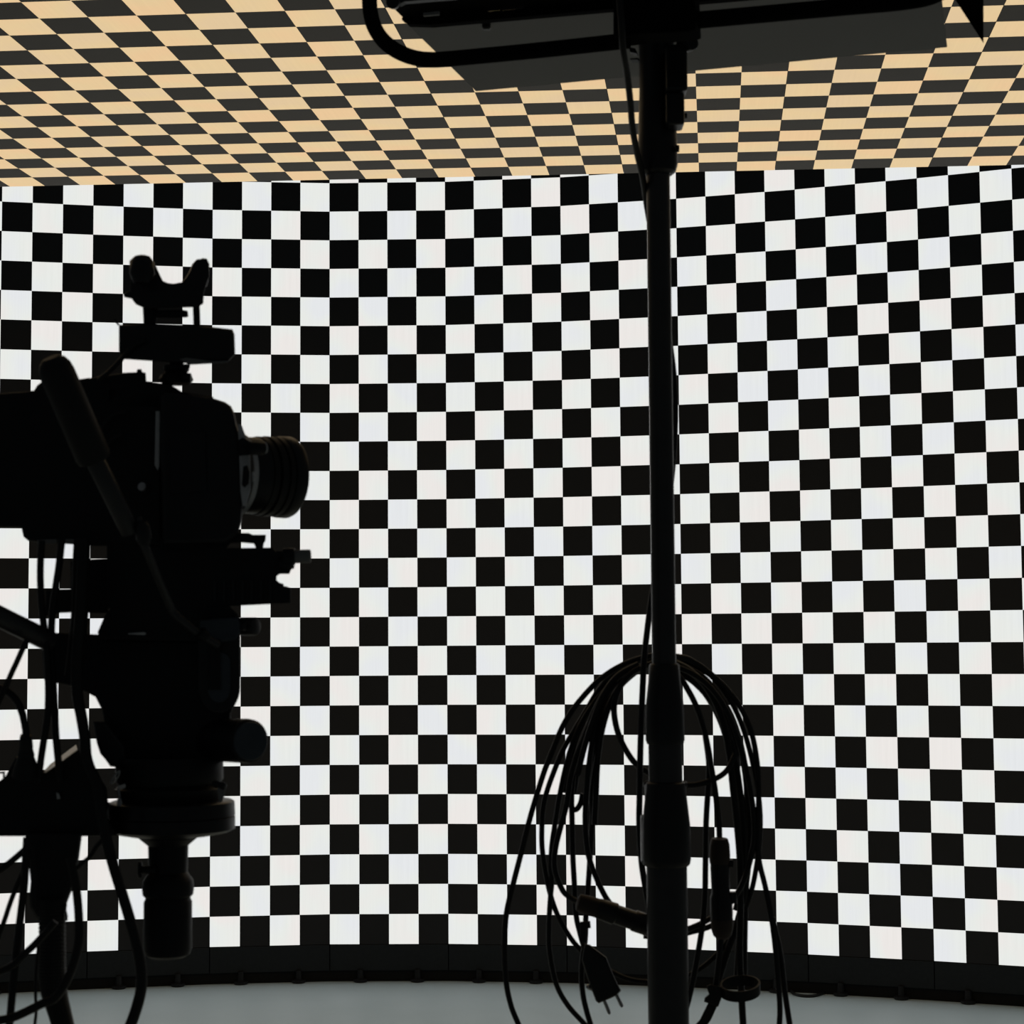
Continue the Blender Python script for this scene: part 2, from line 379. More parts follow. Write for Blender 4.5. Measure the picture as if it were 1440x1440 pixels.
# yoke
YP = Vector((SP.x, SP.y, 0)) - EV * 0.12
def yp(pts): return [hit(x, y, YP, EV) for x, y in pts]
bm = bmesh.new()
sweep(bm, yp([(521, -90), (520, -40), (519.5, -5), (521, 18), (527, 39), (539, 57), (557, 71), (580, 80.5), (605, 84), (640, 82), (760, 70.5), (885, 57)]), mm(10.6, 2), n=20)
sweep(bm, yp([(950, 31), (977, 28.7), (1100, 17.5), (1200, 8.5), (1270, 2), (1310, -6), (1335, -22), (1346, -45), (1350, -90)]), mm(11.2, 2), n=20)
sm(link('yoke', bm, HOUS, lamp))
bm = bmesh.new(); plate(bm, [(862, -60), (974, -60), (977, 14), (978, 40), (965, 44), (900, 47), (882, 50), (862, 50)], YP - EV * .02, EV, EV * .035, .002); link('yoke_bracket', bm, HOUS, lamp)
bm = bmesh.new(); cyl(bm, Vector((SP.x, SP.y, SZ(46))), Vector((SP.x, SP.y, SZ(46) + .05)), .014, n=24); sm(link('spigot', bm, BLACK, lamp))
bm = bmesh.new(); box(bm, Vector((SP.x, SP.y, SZ(46) + .045)) - EV * .055, EU, EV, Z, .04, .12, .03, bev=.002); link('spigot_arm', bm, HOUS, lamp)
bm = bmesh.new(); plate(bm, [(884, 66), (893, 68), (895, 75), (886, 73)], YP + EV * .02, EV, EV * .01); link('bracket_tab', bm, BLACK, lamp)
bm = bmesh.new(); plate(bm, [(886, 82), (897, 81), (897, 84), (886, 84)], YP + EV * .02, EV, EV * .01); link('bracket_tab', bm, BLACK, lamp)
bm = bmesh.new(); plate(bm, [(1339, -8), (1383, 59.5), (1383, -60), (1320, -60)], NP0 + EV * .02, EV, EV * .004, .0005); link('barn_door', bm, HOUS, lamp)
# inner edges of the lamp body visible at the upper left
bm = bmesh.new(); plate(bm, [(560, 6), (568, 2), (640, -4), (640, -30), (552, -30)], NP0 - EV * .078, EV, EV * .01, .001); link('side_bracket', bm, PLAST, lamp)

# ============================================================ CABLES on the stand
def cable(name, label, strands, m=RUBB, group=None, r=4.0, d=2.03, parts=()):
    """one cable: all the strands seen are lengths of the same cord"""
    loc = at(strands[0][0][0], strands[0][0][1], d)
    bm = bmesh.new()
    for s_ in strands:
        rr = r
        if not isinstance(s_[0], tuple): rr = s_[0]; s_ = s_[1:]
        T(s_, bm, d, rr, n=8, sub=5)
    t = thing(name, label, 'cable', tuple(loc), group)
    sm(link('cord', bm, m, t), 1.2)
    return t
GC = 'cables looped over the light stand'
e = cable('extension_cable', 'black cable in the widest loop, leaving the picture both sides of the stand', [
    [(950, 923, 2.04), (969, 927, 2.05), (995, 944, 2.05), (1021, 968, 2.05), (1042, 996, 2.05), (1057, 1031, 2.05), (1065, 1075, 2.05), (1067, 1120, 2.05), (1066, 1165, 2.05), (1067, 1207, 2.05), (1075.7, 1245, 2.05), (1084, 1285, 2.05), (1090, 1330, 2.05), (1094, 1377, 2.05), (1096, 1440, 2.05), (1080, 1530, 2.05), (1000, 1600, 2.06), (880, 1610, 2.06), (780, 1550, 2.06), (729, 1440, 2.06), (717, 1408, 2.06), (711.5, 1377, 2.06), (709.5, 1332, 2.06), (712, 1286, 2.06), (722, 1242, 2.06), (733, 1199, 2.06), (743, 1159, 2.06), (753, 1124, 2.06), (765, 1086, 2.06), (776, 1058, 2.06), (791, 1022, 2.06), (807, 996, 2.06), (825, 974, 2.06), (843, 956, 2.06), (866, 940, 2.06), (893, 928, 2.05), (925, 921, 2.05), (950, 923, 2.05)],
    [(1086, 1290, 2.06), (1097, 1340, 2.06), (1103, 1390, 2.06), (1112, 1450, 2.06), (1120, 1500, 2.07)]], group=GC, r=4.2)
cable('signal_cable', 'black cable in an oval loop passing behind the stand above the floor line', [
    [(925, 927, 2.07), (891, 931, 2.07), (862, 948, 2.07), (842, 970, 2.08), (825, 998, 2.08), (807, 1028, 2.08), (791, 1056, 2.08), (779, 1085, 2.08), (770, 1110, 2.08), (764, 1134, 2.08), (762, 1164, 2.08), (762.5, 1194, 2.08), (767, 1225, 2.08), (774, 1258, 2.08), (786, 1291, 2.08), (806, 1324, 2.08), (830, 1348, 2.08), (859, 1366, 2.08), (884, 1377, 2.08), (912, 1381, 2.08), (942, 1380, 2.08), (969, 1371, 2.08), (992, 1357, 2.08), (1016, 1333, 2.08), (1035, 1305, 2.08), (1048, 1278, 2.08), (1058, 1248, 2.08), (1065, 1210, 2.08), (1069, 1171, 2.08), (1068, 1130, 2.08), (1060, 1080, 2.08), (1047, 1030, 2.08), (1030, 990, 2.08), (1005, 955, 2.08), (975, 935, 2.08), (940, 927, 2.08), (925, 927, 2.08)],
    [(862, 958, 2.075), (838, 985, 2.075), (816, 1020, 2.075), (800, 1062, 2.075), (788, 1114, 2.075), (781, 1156, 2.075), (776, 1190, 2.075), (775, 1217, 2.075), (776, 1239, 2.075), (774, 1263, 2.075), (772, 1301, 2.075), (773, 1339, 2.075), (782, 1383, 2.075), (798, 1413, 2.075), (822, 1440, 2.075), (850, 1470, 2.075)]], group=GC, r=3.9)
cb = cable('coupled_cable', 'black cable joined by a long coupler that leans down to the stand from the left', [
    [(885, 940, 2.045), (858, 962, 2.045), (838, 995, 2.045), (824, 1030, 2.045), (811, 1062, 2.045), (802, 1095, 2.045), (797, 1130, 2.045), (788, 1164, 2.045), (781, 1194, 2.045), (780, 1222, 2.045), (790, 1250, 2.045), (800, 1261, 2.045), (812, 1268, 2.035)],
    [(900, 1305, 2.035), (925, 1312, 2.05), (945, 1312, 2.05), (969, 1306, 2.05), (995, 1294, 2.05), (1018, 1278, 2.05), (1033, 1262, 2.05), (1046, 1238, 2.05), (1056, 1205, 2.05), (1061, 1171, 2.05), (1058, 1130, 2.05), (1050, 1085, 2.05), (1038, 1040, 2.05), (1022, 1000, 2.05), (1000, 968, 2.05), (975, 948, 2.05), (950, 938, 2.05), (920, 936, 2.05), (885, 940, 2.05)],
    [(905, 1316, 2.06), (940, 1318, 2.06), (970, 1311, 2.06), (1000, 1302, 2.06), (1026, 1283, 2.06)],
    [(865, 955, 2.04), (846, 988, 2.04), (836, 1025, 2.04), (829, 1070, 2.04), (825, 1110, 2.04), (823, 1156, 2.04), (827, 1200, 2.04), (838, 1233, 2.04), (852, 1262, 2.04), (866, 1280, 2.04)]], group=GC, r=4.1)
def along(bm, a, b_, d0_, d1_, prof, n=24):
    p0, p1 = at(a[0], a[1], d0_), at(b_[0], b_[1], d1_); L = (p1 - p0).length
    lathe(bm, p0, p1 - p0, [(t * L, mm(r, d0_)) for t, r in prof], n)
sm(part('coupler_cap', BROWN, cb, along, (811, 1268), (840, 1277), 2.02, 2.02, [(0, 7), (.08, 12), (.5, 13.5), (1, 13.5)]))
sm(part('coupler', PLAST, cb, along, (838, 1276), (925, 1306), 2.02, 2.03, [(0, 12.5), (.04, 14), (.3, 15.5), (.32, 13.5), (.6, 13.5), (.62, 15), (.96, 15), (1, 12)]))
cd_ = cable('connector_cable', 'black cable right of the stand ending in an upright connector with brown collars', [
    [(938, 936, 2.035), (955, 951, 2.035), (968, 971, 2.035), (979, 993, 2.035), (989, 1022, 2.035), (996, 1053, 2.035), (1001, 1083, 2.035), (1006, 1114, 2.035), (1010.8, 1156, 2.035), (1012, 1184, 2.035)],
    [(992, 1035, 2.045), (997, 1075, 2.045), (995.5, 1112, 2.045), (993, 1156, 2.045), (992, 1217, 2.045), (991.5, 1255, 2.045), (989, 1290, 2.045), (985, 1320, 2.045), (978, 1360, 2.045), (969, 1403, 2.05), (958, 1440, 2.05)],
    [(1014, 1310, 2.035), (1012, 1340, 2.035), (1008, 1375, 2.035), (1004, 1400, 2.035)]], group=GC, r=4.2)
sm(part('connector_collar', BROWN, cd_, along, (1012, 1179), (1012, 1214), 2.02, 2.02, [(0, 11), (.05, 12), (.25, 14), (.7, 15), (1, 14)]))
sm(part('connector', PLAST, cd_, along, (1012, 1212), (1015, 1292), 2.02, 2.02, [(0, 13), (.1, 13.5), (.55, 13), (.62, 15.5), (.9, 16), (1, 15.5)]))
sm(part('connector_collar', BROWN, cd_, along, (1015, 1292), (1016, 1319), 2.02, 2.02, [(0, 16), (.5, 15.5), (.85, 13), (1, 9)]))
bm = bmesh.new(); box(bm, at(1028, 1214, 2.02), X, Y, Z, .005, .008, .008, bev=.001); link('latch', bm, PLAST, cd_)
bm = bmesh.new(); box(bm, at(1031, 1262, 2.02), X, Y, Z, .007, .01, .012, bev=.001); link('latch', bm, PLAST, cd_)
cp = cable('mains_cable', 'black mains lead hanging left of the stand with a two-pin plug pointing at the floor', [
    [(880, 948, 2.055), (854, 975, 2.055), (832, 1010, 2.055), (816, 1045, 2.055), (808, 1080, 2.055), (804, 1115, 2.055), (804.5, 1156, 2.055), (805.5, 1202, 2.055), (807.5, 1240, 2.055), (810, 1285, 2.055), (815, 1310, 2.055), (822, 1335, 2.04)],
    [(872, 955, 2.06), (848, 1000, 2.06), (836, 1050, 2.06), (832, 1110, 2.06), (833, 1150, 2.06), (830, 1200, 2.06), (827, 1248, 2.06), (824, 1286, 2.06), (823, 1320, 2.055), (819, 1350, 2.06), (818, 1380, 2.06), (822, 1410, 2.06), (832, 1445, 2.06), (845, 1480, 2.06)],
    [(819, 1116, 2.05), (817, 1128, 2.05), (812, 1137, 2.05), (807, 1139, 2.05)]], group=GC, r=4.0)
bm = bmesh.new(); block(bm, [(822, 1328), (829, 1328), (841, 1337), (853, 1346), (857, 1357), (866, 1378), (873.5, 1393), (867, 1400), (852, 1407), (842, 1411), (838, 1408), (826, 1376), (818, 1350)], 2.02, .024, .003); link('plug_body', bm, PLAST, cp)
for a, b__ in (((849, 1405), (857.5, 1426)), ((866, 1397), (875, 1416))):
    sm(part('pin', STEEL, cp, along, a, b__, 2.03, 2.03, [(0, 2.6), (.9, 2.6), (1, 1.6)], n=12))
sm(part('earth_clip', STEEL, cp, cyl, at(826, 1387, 2.025), at(834, 1391, 2.03), mm(3.2, 2), n=12, bev=.0005))
bm = bmesh.new(); block(bm, [(816, 1296), (830, 1295), (831, 1305), (825, 1306), (824, 1326), (815, 1326)], 2.03, .008, .001); link('cable_clip', bm, PLAST, cp)
cable('spare_cable', 'thickest coil of black cable turns hanging behind the stand', [
    [(940, 930, 2.06), (965, 940, 2.06), (990, 962, 2.06), (1008, 992, 2.06), (1019, 1025, 2.06), (1026, 1063, 2.06), (1031, 1110, 2.06), (1036, 1155, 2.06), (1040, 1200, 2.06), (1041, 1240, 2.06), (1041, 1290, 2.06), (1040, 1340, 2.06), (1042, 1385, 2.06), (1045, 1440, 2.06), (1048, 1480, 2.06)],
    [(945, 940, 2.07), (975, 958, 2.07), (1000, 985, 2.07), (1020, 1020, 2.07), (1032, 1062, 2.07), (1040, 1110, 2.07), (1045, 1160, 2.07), (1046, 1210, 2.07), (1042, 1250, 2.07), (1035, 1280, 2.07)],
    [(950, 932, 2.075), (985, 950, 2.075), (1012, 980, 2.075), (1031, 1015, 2.075), (1044, 1060, 2.075), (1051, 1110, 2.075), (1055, 1165, 2.075), (1052, 1215, 2.075), (1046, 1260, 2.075), (1036, 1300, 2.075), (1022, 1340, 2.075), (1010, 1380, 2.075), (1003, 1405, 2.075)],
    [(940, 937, 2.08), (968, 950, 2.08), (992, 975, 2.08), (1012, 1010, 2.08), (1025, 1050, 2.08), (1033, 1090, 2.08), (1046, 1135, 2.08), (1050, 1180, 2.08), (1049, 1240, 2.08), (1047, 1300, 2.08), (1046, 1385, 2.08)],
    [(945, 933, 2.085), (985, 955, 2.085), (1010, 985, 2.085), (1028, 1025, 2.085), (1036, 1070, 2.085), (1035, 1115, 2.085), (1041, 1160, 2.085), (1047, 1200, 2.085), (1046, 1260, 2.085), (1040, 1320, 2.085), (1036, 1380, 2.085)],
    [(930, 932, 2.085), (895, 938, 2.085), (868, 952, 2.085), (846, 978, 2.085), (830, 1012, 2.085), (820, 1045, 2.085), (812, 1080, 2.085), (806, 1115, 2.085)],
    [(930, 934, 2.09), (898, 942, 2.09), (874, 960, 2.09), (855, 988, 2.09), (842, 1022, 2.09), (836, 1060, 2.09), (830, 1105, 2.09), (828, 1160, 2.09)],
    [(930, 930, 2.09), (888, 936, 2.09), (862, 952, 2.09), (838, 980, 2.09), (820, 1015, 2.09), (808, 1048, 2.09), (798, 1085, 2.09), (791, 1114, 2.09)]], group=GC, r=5.0)
cable('inner_cable', 'black cable sagging in a small inner loop between the two stand clamps', [
    [(920, 932, 2.03), (890, 945, 2.03), (872, 966, 2.03), (864, 990, 2.03), (865, 1014, 2.03), (873, 1041, 2.03), (888, 1067, 2.03), (903, 1081, 2.035), (935, 1098, 2.04), (966, 1104, 2.04), (986, 1102, 2.04), (1010, 1093, 2.04), (1024, 1081, 2.04), (1034, 1060, 2.045)],
    [(905, 935, 2.04), (878, 958, 2.04), (858, 990, 2.04), (846, 1030, 2.04), (840, 1075, 2.04), (838, 1120, 2.04), (836, 1160, 2.04)],
    [(900, 940, 2.045), (872, 965, 2.045), (852, 1000, 2.045), (838, 1040, 2.045), (828, 1090, 2.045), (824, 1130, 2.045)],
    [(898, 934, 2.035), (868, 951, 2.035), (848, 978, 2.035), (835, 1010, 2.035), (822, 1050, 2.035), (812, 1090, 2.035)]], group=GC, r=4.3)
cable('lamp_cable', 'black cable running down from the lamp head, crossing behind the stand tube', [
    [(868, -30, 1.82), (873, 20, 1.82), (876, 68, 1.84), (882, 105, 1.87), (886.5, 145, 1.90), (889.5, 180, 1.93), (896, 216, 1.965), (904, 250, 1.99), (909, 285, 2.02), (916, 325, 2.025), (930, 400, 2.03), (940, 470, 2.025), (947, 525, 2.02), (949.5, 580, 2.02), (947, 640, 2.02), (942, 690, 2.025), (932, 760, 2.03), (918, 830, 2.025), (911, 880, 2.02), (906, 925, 2.015), (904, 962, 2.015), (901, 1037, 2.015), (899.5, 1114, 2.015), (899, 1160, 2.015), (902, 1210, 2.015), (907, 1245, 2.02), (915, 1290, 2.03), (925, 1340, 2.035), (935, 1400, 2.04), (940, 1460, 2.04)]], r=4.4)
# strap
st = thing('cable_strap', 'flat black strap tied in a ring round the cable ends low beside the stand', 'strap', tuple(at(1003, 1400, 2.03)))
bm = bmesh.new()
ring = []
for i in range(33):
    a = 2 * math.pi * i / 32
    ring.append((1041 + 27 * math.cos(a), 1390 + 11.5 * math.sin(a) + (1041 + 27 * math.cos(a) - 1041) * -.05, 2.03 - .022 * math.sin(a)))
P_ = [at(*q_) for q_ in ring]
n_ = len(P_) - 1; up = Vector((0, -.25, .97)); rows_ = []
for i in range(n_):
    c = P_[i]; out_ = (c - at(1041, 1390, 2.03)).normalized()
    rows_.append([bm.verts.new(c + Z * .0055 + out_ * .001), bm.verts.new(c - Z * .0055 + out_ * .001), bm.verts.new(c - Z * .0055 - out_ * .001), bm.verts.new(c + Z * .0055 - out_ * .001)])
for i in range(n_):
    A, B_ = rows_[i], rows_[(i + 1) % n_]
    for k in range(4): bm.faces.new((A[k], A[(k + 1) % 4], B_[(k + 1) % 4], B_[k]))
bmesh.ops.recalc_face_normals(bm, faces=bm.faces)
sm(link('strap_ring', bm, RUBB, st))
bm = bmesh.new(); block(bm, [(993, 1387), (999, 1384), (1015, 1388), (1016, 1400), (1010, 1416), (1003, 1414), (997, 1411), (990, 1409), (991, 1403), (997, 1398)], 2.02, .02, .002); link('buckle', bm, RUBB, st)
bm = bmesh.new(); block(bm, [(997, 1408), (1009, 1414), (1000, 1434), (985, 1455), (965, 1455), (984, 1434)], 2.025, .012, .001); link('strap_tail', bm, RUBB, st)

# loose cable on the floor by the LED wall
bm = bmesh.new(); c = hit(1136, 1396, Vector((0, 0, .004)), Z)
pts = [hit(x, y, Vector((0, 0, .006)), Z) for x, y in [(1112, 1393), (1118, 1398), (1132, 1400.5), (1146, 1400), (1156, 1397), (1160, 1394.5)]]
sweep(bm, pts, .006, n=8); o = link('floor_cable', bm, RUBB); tag(o, 'short loop of black cable on the floor at the foot of the LED wall', 'cable')

# ============================================================ CINEMA CAMERA
DC = 1.60
def blk(name, m, parent, px, d=DC, th=.05, bev=.0015): 
    bm = bmesh.new(); block(bm, px, d, th, bev); return link(name, bm, m, parent)
def rod(name, m, parent, a, b__, r, n=24, bev=.001):
    bm = bmesh.new(); cyl(bm, at(*a), at(*b__), mm(r, a[2]), n=n, bev=bev); return sm(link(name, bm, m, parent))
LX = Vector((math.cos(math.radians(38)), math.sin(math.radians(38)), 0))      # where the lens points
camr = thing('cinema_camera', 'black cinema camera body with a short lens pointing at the LED wall', 'camera', tuple(at(250, 765, DC)))
body = blk('body', PLAST, camr, [(224, 556), (232, 550), (250, 551), (264, 554), (300, 560), (316, 565), (325, 571), (330, 581), (333, 596), (338, 612), (341, 645), (343, 700), (340, 735), (334, 752), (318, 764), (228, 766)], 1.585, .085, .004)
blk('top_plate', BLACK, camr, [(150, 545), (205, 540), (206, 536), (240, 541), (256, 551), (300, 558), (300, 575), (150, 575)], 1.60, .06, .002)
blk('rear_body', BLACK, camr, [(120, 533), (138, 529), (173, 524), (200, 523), (205, 524), (206, 538), (228, 542), (228, 768), (120, 768)], 1.60, .08, .003)
blk('side_highlight_strip', GREYM, camr, [(219, 578), (225, 578), (224, 655), (222, 662), (217.5, 654)], 1.592, .004, .0005)  # pale strip paints in the reflected highlight along the body edge
blk('side_door', PLAST, camr, [(239, 608), (289, 607), (291, 690), (240, 695)], 1.583, .004, .001)
rod('rear_dial', STEEL, camr, (199, 684, 1.59), (206, 688, 1.60), 6.5)
blk('rear_screw', PLAST, camr, [(193, 519), (199, 519), (200, 524), (192, 524)], 1.60, .006, .0005)
# battery and recorder block at the back
bat = blk('battery_box', BLACK, camr, [(-40, 556), (12, 552), (48, 549), (52, 542), (60, 536), (100, 535), (126, 531), (126, 767), (52, 763), (40, 761), (33, 755), (30, 742), (-40, 742)], 1.60, .10, .003)
blk('ring_latch', GREYD, camr, [(52, 759), (80, 758), (80, 764), (53, 766)], 1.597, .01, .001)
blk('ring_latch', GREYD, camr, [(92, 758), (106, 758), (106, 764), (92, 764)], 1.597, .01, .001)
# small cords on the body
bm = bmesh.new(); T([(140, 610), (150, 592), (163, 582), (178, 580)], bm, 1.592, 3.0, n=8); T([(150, 630), (160, 616), (172, 611)], bm, 1.592, 3.0, n=8); sm(link('body_cord', bm, RUBB, camr))
# lens: turned rings on its own axis
lens = None
c0 = at(341, 668, 1.625)
def lring(name, m, prof, parent):
    bm = bmesh.new(); lathe(bm, c0, LX, [(t * .001, r * .001) for t, r in prof], 48); return sm(link(name, bm, m, parent))
lens = lring('lens', PLAST, [(-8, 30), (0, 33), (12, 33.5), (13, 32), (18, 32), (19, 34.5)], camr)
lring('mount_ring', GREYM, [(-9, 30), (-9, 36), (-4.5, 36), (-4, 30)], lens)
lring('iris_ring', RUBB, [(12.5, 31), (12.6, 34.3), (18, 34.3), (18.1, 31)], lens)
lring('focus_ring', RUBB, [(20, 31), (20.2, 35), (26, 35), (26.4, 33.5), (28, 33.5), (28.4, 35.2), (33, 35.2), (33.2, 31)], lens)
lring('front_ring', PLAST, [(34, 31), (34.5, 35), (36, 35.8), (44, 36), (46, 35), (46, 30)], lens)
blk('mount_plate', GREYM, camr, [(334.5, 596), (340, 598), (346.5, 616), (352, 642), (352.5, 688), (346, 712), (341, 712), (338, 690), (336.5, 640)], 1.575, .01, .0008)
blk('lens_bracket', BLACK, camr, [(335, 619), (341, 615), (349, 619), (351, 622), (351, 640), (336, 641)], 1.56, .02, .001)
rod('motor', BLACK, camr, (349, 630, 1.557), (371, 631, 1.565), 9.5)
rod('motor_cap', GREYM, camr, (371, 630, 1.566), (374, 630, 1.567), 8.5)
blk('mount_lever', BLACK, camr, [(342, 656), (348, 654), (351, 664), (350, 680), (344, 686), (340, 682)], 1.565, .006, .0008)
blk('index_mark', GREYM, camr, [(354, 664), (357, 663), (359, 670), (358, 677), (355, 678)], 1.565, .004, .0008)

# ============================================================ WIRELESS BOX above the camera
wb = thing('transmitter_box', 'flat black wireless box mounted over the camera body', 'video transmitter', tuple(at(248, 528, 1.61)))
bm = bmesh.new(); block(bm, [(167, 457), (219, 455), (262, 457), (300, 460), (327, 463), (330, 470), (331, 499), (322, 508), (266, 511), (172, 505), (167, 494)], 1.59, .06, .003); link('casing', bm, PLAST, wb)
blk('underside_lip', GREYD, wb, [(252, 505), (262, 503), (300, 508), (322, 507), (320, 510), (266, 513)], 1.588, .02, .0005)
bm = bmesh.new(); T([(167, 457), (164, 453), (161, 449)], bm, 1.60, 1.6, n=6); link('aerial', bm, PLAST, wb)
bm = bmesh.new()
p_ = at(248, 540, 1.615)
lathe(bm, p_, Z, [(0, mm(20, 1.6)), (.004, mm(24, 1.6)), (.008, mm(21, 1.6)), (.010, mm(15, 1.6)), (.012, mm(18, 1.6)), (.0155, mm(18, 1.6)), (.017, mm(10, 1.6)), (.020, mm(10, 1.6))], 24)
sm(link('ball_mount', bm, BLACK, wb))
rod('mount_knob', BLACK, wb, (256, 515, 1.60), (267, 515, 1.60), 3.2)
rod('mount_knob', BLACK, wb, (258, 531, 1.60), (269, 531, 1.60), 6.5)
cable('transmitter_cable', 'thin black cable curving from the wireless box down to the camera back', [[(205, 478, 1.585), (190, 484, 1.585), (180, 494, 1.585), (168, 508, 1.59), (152, 524, 1.59), (138, 535, 1.592)]], r=3.5, d=1.59)

# ============================================================ TRACKING PUCK
tr = thing('motion_tracker', 'black three-horned motion tracking puck on top of the wireless box', 'tracker', tuple(at(245, 456, 1.61)))
bm = bmesh.new()
block(bm, [(182, 367), (188, 361), (200, 359), (211, 361), (217, 369), (221, 378), (225, 387), (229, 395), (236, 398), (244, 399), (256, 397), (261, 391), (266, 384), (271, 371), (277, 364.5), (291, 363.5), (294, 371), (294.5, 388), (291, 398), (287, 410), (286, 427), (278, 432), (244, 433), (208, 434), (200, 432), (191, 428), (185, 420), (175, 418), (173, 413), (183, 409), (183, 395)], 1.59, .045, .0015)
sm(link('shell', bm, PLAST, tr), 1.0)
bm = bmesh.new()
lathe(bm, at(200, 398, 1.575), at(200, 370, 1.575) - at(200, 398, 1.575), [(0, mm(12, 1.6)), (.008, mm(17.5, 1.6)), (.018, mm(16, 1.6)), (.0225, mm(10, 1.6)), (.0235, mm(4, 1.6))], 24)
sm(link('horn', bm, PLAST, tr)); bm = bmesh.new()
lathe(bm, at(284, 402, 1.60), at(286, 372, 1.60) - at(284, 402, 1.60), [(0, mm(7, 1.6)), (.01, mm(9.5, 1.6)), (.019, mm(8.5, 1.6)), (.0225, mm(5, 1.6)), (.0235, mm(2, 1.6))], 20)
sm(link('horn', bm, PLAST, tr))
blk('foot_plate', BLACK, tr, [(213, 436), (256, 435.5), (264, 437), (265, 445), (262, 446.5), (213, 446.5)], 1.60, .03, .001)
blk('post', BLACK, tr, [(200.5, 430), (222, 430), (219.5, 458), (202, 458)], 1.60, .03, .001)
blk('post', BLACK, tr, [(271, 430), (281, 430), (282, 459), (272, 459)], 1.60, .01, .001)

# ============================================================ FLUID HEAD with sliding plate
head = thing('fluid_head', 'black fluid tripod head with sliding plate and drag knobs under the camera', 'tripod head', tuple(at(237, 1178, 1.62)))
blk('sliding_plate', BLACK, head, [(150, 764), (296, 771), (340, 770.5), (384, 770), (388, 775), (409, 775), (410, 800), (407, 807), (394, 807), (389, 810), (389, 816), (393, 819.5), (399, 821), (399, 824.5), (404, 825), (409, 827.5), (409, 848.5), (382, 849.5), (340, 851.5), (296, 854), (150, 856)], 1.60, .06, .001)
rod('rail_rod', GREYD, head, (407, 783, 1.60), (437, 782, 1.60), 9.5)
rod('rail_knob', BLACK, head, (392, 793, 1.60), (413, 791, 1.60), 9)
rod('rail_collar', BLACK, head, (398, 783, 1.60), (415, 782.5, 1.60), 12)
blk('plate_catch', BLACK, head, [(320, 750), (339, 749.5), (350, 749.5), (355, 752), (374, 752), (373.5, 760), (371, 764), (370, 771), (360, 771), (357, 764.5), (340, 763), (320, 764)], 1.60, .012, .0008)
blk('camera_foot', BLACK, head, [(225, 757), (330, 757), (316, 774), (225, 775)], 1.60, .06, .001)
for k in range(7):
    blk('cooling_rib', PLAST, head, [(300 + k * 13, 816), (304 + k * 13, 816), (304 + k * 13, 847 - k * .4), (300 + k * 13, 847.3 - k * .4)], 1.598, .004, .0003)
blk('lower_plate', BLACK, head, [(64, 829), (152, 827), (152, 862), (130, 862), (108, 861), (84, 862), (64, 866)], 1.61, .05, .001)
blk('rail_block', BLACK, head, [(99, 788), (152, 785), (152, 830), (99, 830)], 1.61, .05, .001)
blk('head_top', BLACK, head, [(147, 866), (160, 850), (320, 850), (335, 864), (338, 870), (338, 893), (334, 904), (140, 900), (137, 889)], 1.60, .09, .003)
blk('head_body', BLACK, head, [(60, 889), (138, 892), (150, 898), (334, 900), (336, 930), (338, 960), (334, 985), (325, 1003), (325, 1066), (165, 1080), (158, 1062), (150, 1030), (143, 998), (134, 980), (124, 975), (104, 966), (62, 957), (59, 920)], 1.62, .09, .003)
blk('level_window', GREYM, head, [(180, 890.5), (203, 889), (206, 891), (203, 893), (180, 892)], 1.597, .004, .0003)
# rounded link with its recess, drag cylinder, small locking knob
def pill(px0, py0, rx, y1, seg=16):
    pts = []
    for i in range(seg + 1):
        a = math.pi + math.pi * i / seg; pts.append((px0 + rx * math.cos(a), py0 + rx * .8 * math.sin(a)))
    for i in range(seg + 1):
        a = math.pi * i / seg; pts.append((px0 + rx * math.cos(a), y1 + rx * 1.25 * math.sin(a)))
    return pts
pl_ = blk('side_link', PLAST, head, pill(308, 892, 30, 966), 1.585, .03, .002)
blk('link_recess', BLUISH, pl_, pill(308, 930, 16, 968), 1.583, .003, .0005)
blk('link_bar', BLACK, pl_, [(292, 900), (310, 900), (310, 970), (292, 970)], 1.581, .004, .0005)
blk('lock_block', BLUISH, head, [(281, 872), (334, 868), (338, 876), (338, 890), (332, 900), (300, 905), (281, 896)], 1.583, .02, .002)
rod('lock_knob', PLAST, head, (337, 881, 1.60), (360, 881, 1.592), 12.5)
rod('lock_knob_hub', PLAST, head, (336, 881, 1.59), (346, 881, 1.585), 6)
ca, cb_ = at(270, 1040, 1.66), at(352, 1042, 1.585)
bm = bmesh.new(); dv = (cb_ - ca); lathe(bm, ca, dv, [(0, mm(29, 1.6)), (dv.length * .93, mm(31, 1.6)), (dv.length * .985, mm(30, 1.6)), (dv.length, mm(27, 1.6))], 40); dk = sm(link('drag_knob', bm, BLACK, head))
bm = bmesh.new(); lathe(bm, cb_, dv, [(0, mm(27, 1.6)), (.0012, mm(26, 1.6))], 40); sm(link('knob_face', bm, BLUISH, dk))
blk('counterbalance_knob', PLAST, head, [(131, 1015), (149, 1015), (160, 1030), (176, 1050), (178, 1078), (166, 1079), (155, 1078), (148, 1068), (141, 1060), (136, 1045)], 1.60, .04, .003)
hp, hz = pz(238, 1120, 1.62)
def hrev(name, m, prof, parent, n=40, cx=None):
    base = pz(cx, 1120, 1.62)[0] if cx else hp
    bm = bmesh.new(); z0 = hz(prof[-1][0]); lathe(bm, Vector((base.x, base.y, z0)), Z, [(hz(y) - z0, mm(r, 1.62)) for y, r in reversed(prof)], n); return sm(link(name, bm, m, parent))
hrev('pan_base', BLACK, [(1064, 72), (1070, 75), (1096, 75), (1104, 70)], head, cx=238)
hrev('pan_collar', BLACK, [(1102, 69), (1108, 77), (1130, 68)], head, cx=240)
hrev('bowl', PLAST, [(1126, 84), (1128, 87), (1147, 88), (1148, 86.5), (1149, 88), (1166, 88), (1170, 80), (1174, 60)], head, cx=242)
rod('pan_lock', PLAST, head, (300, 1102, 1.57), (317, 1106, 1.565), 5)
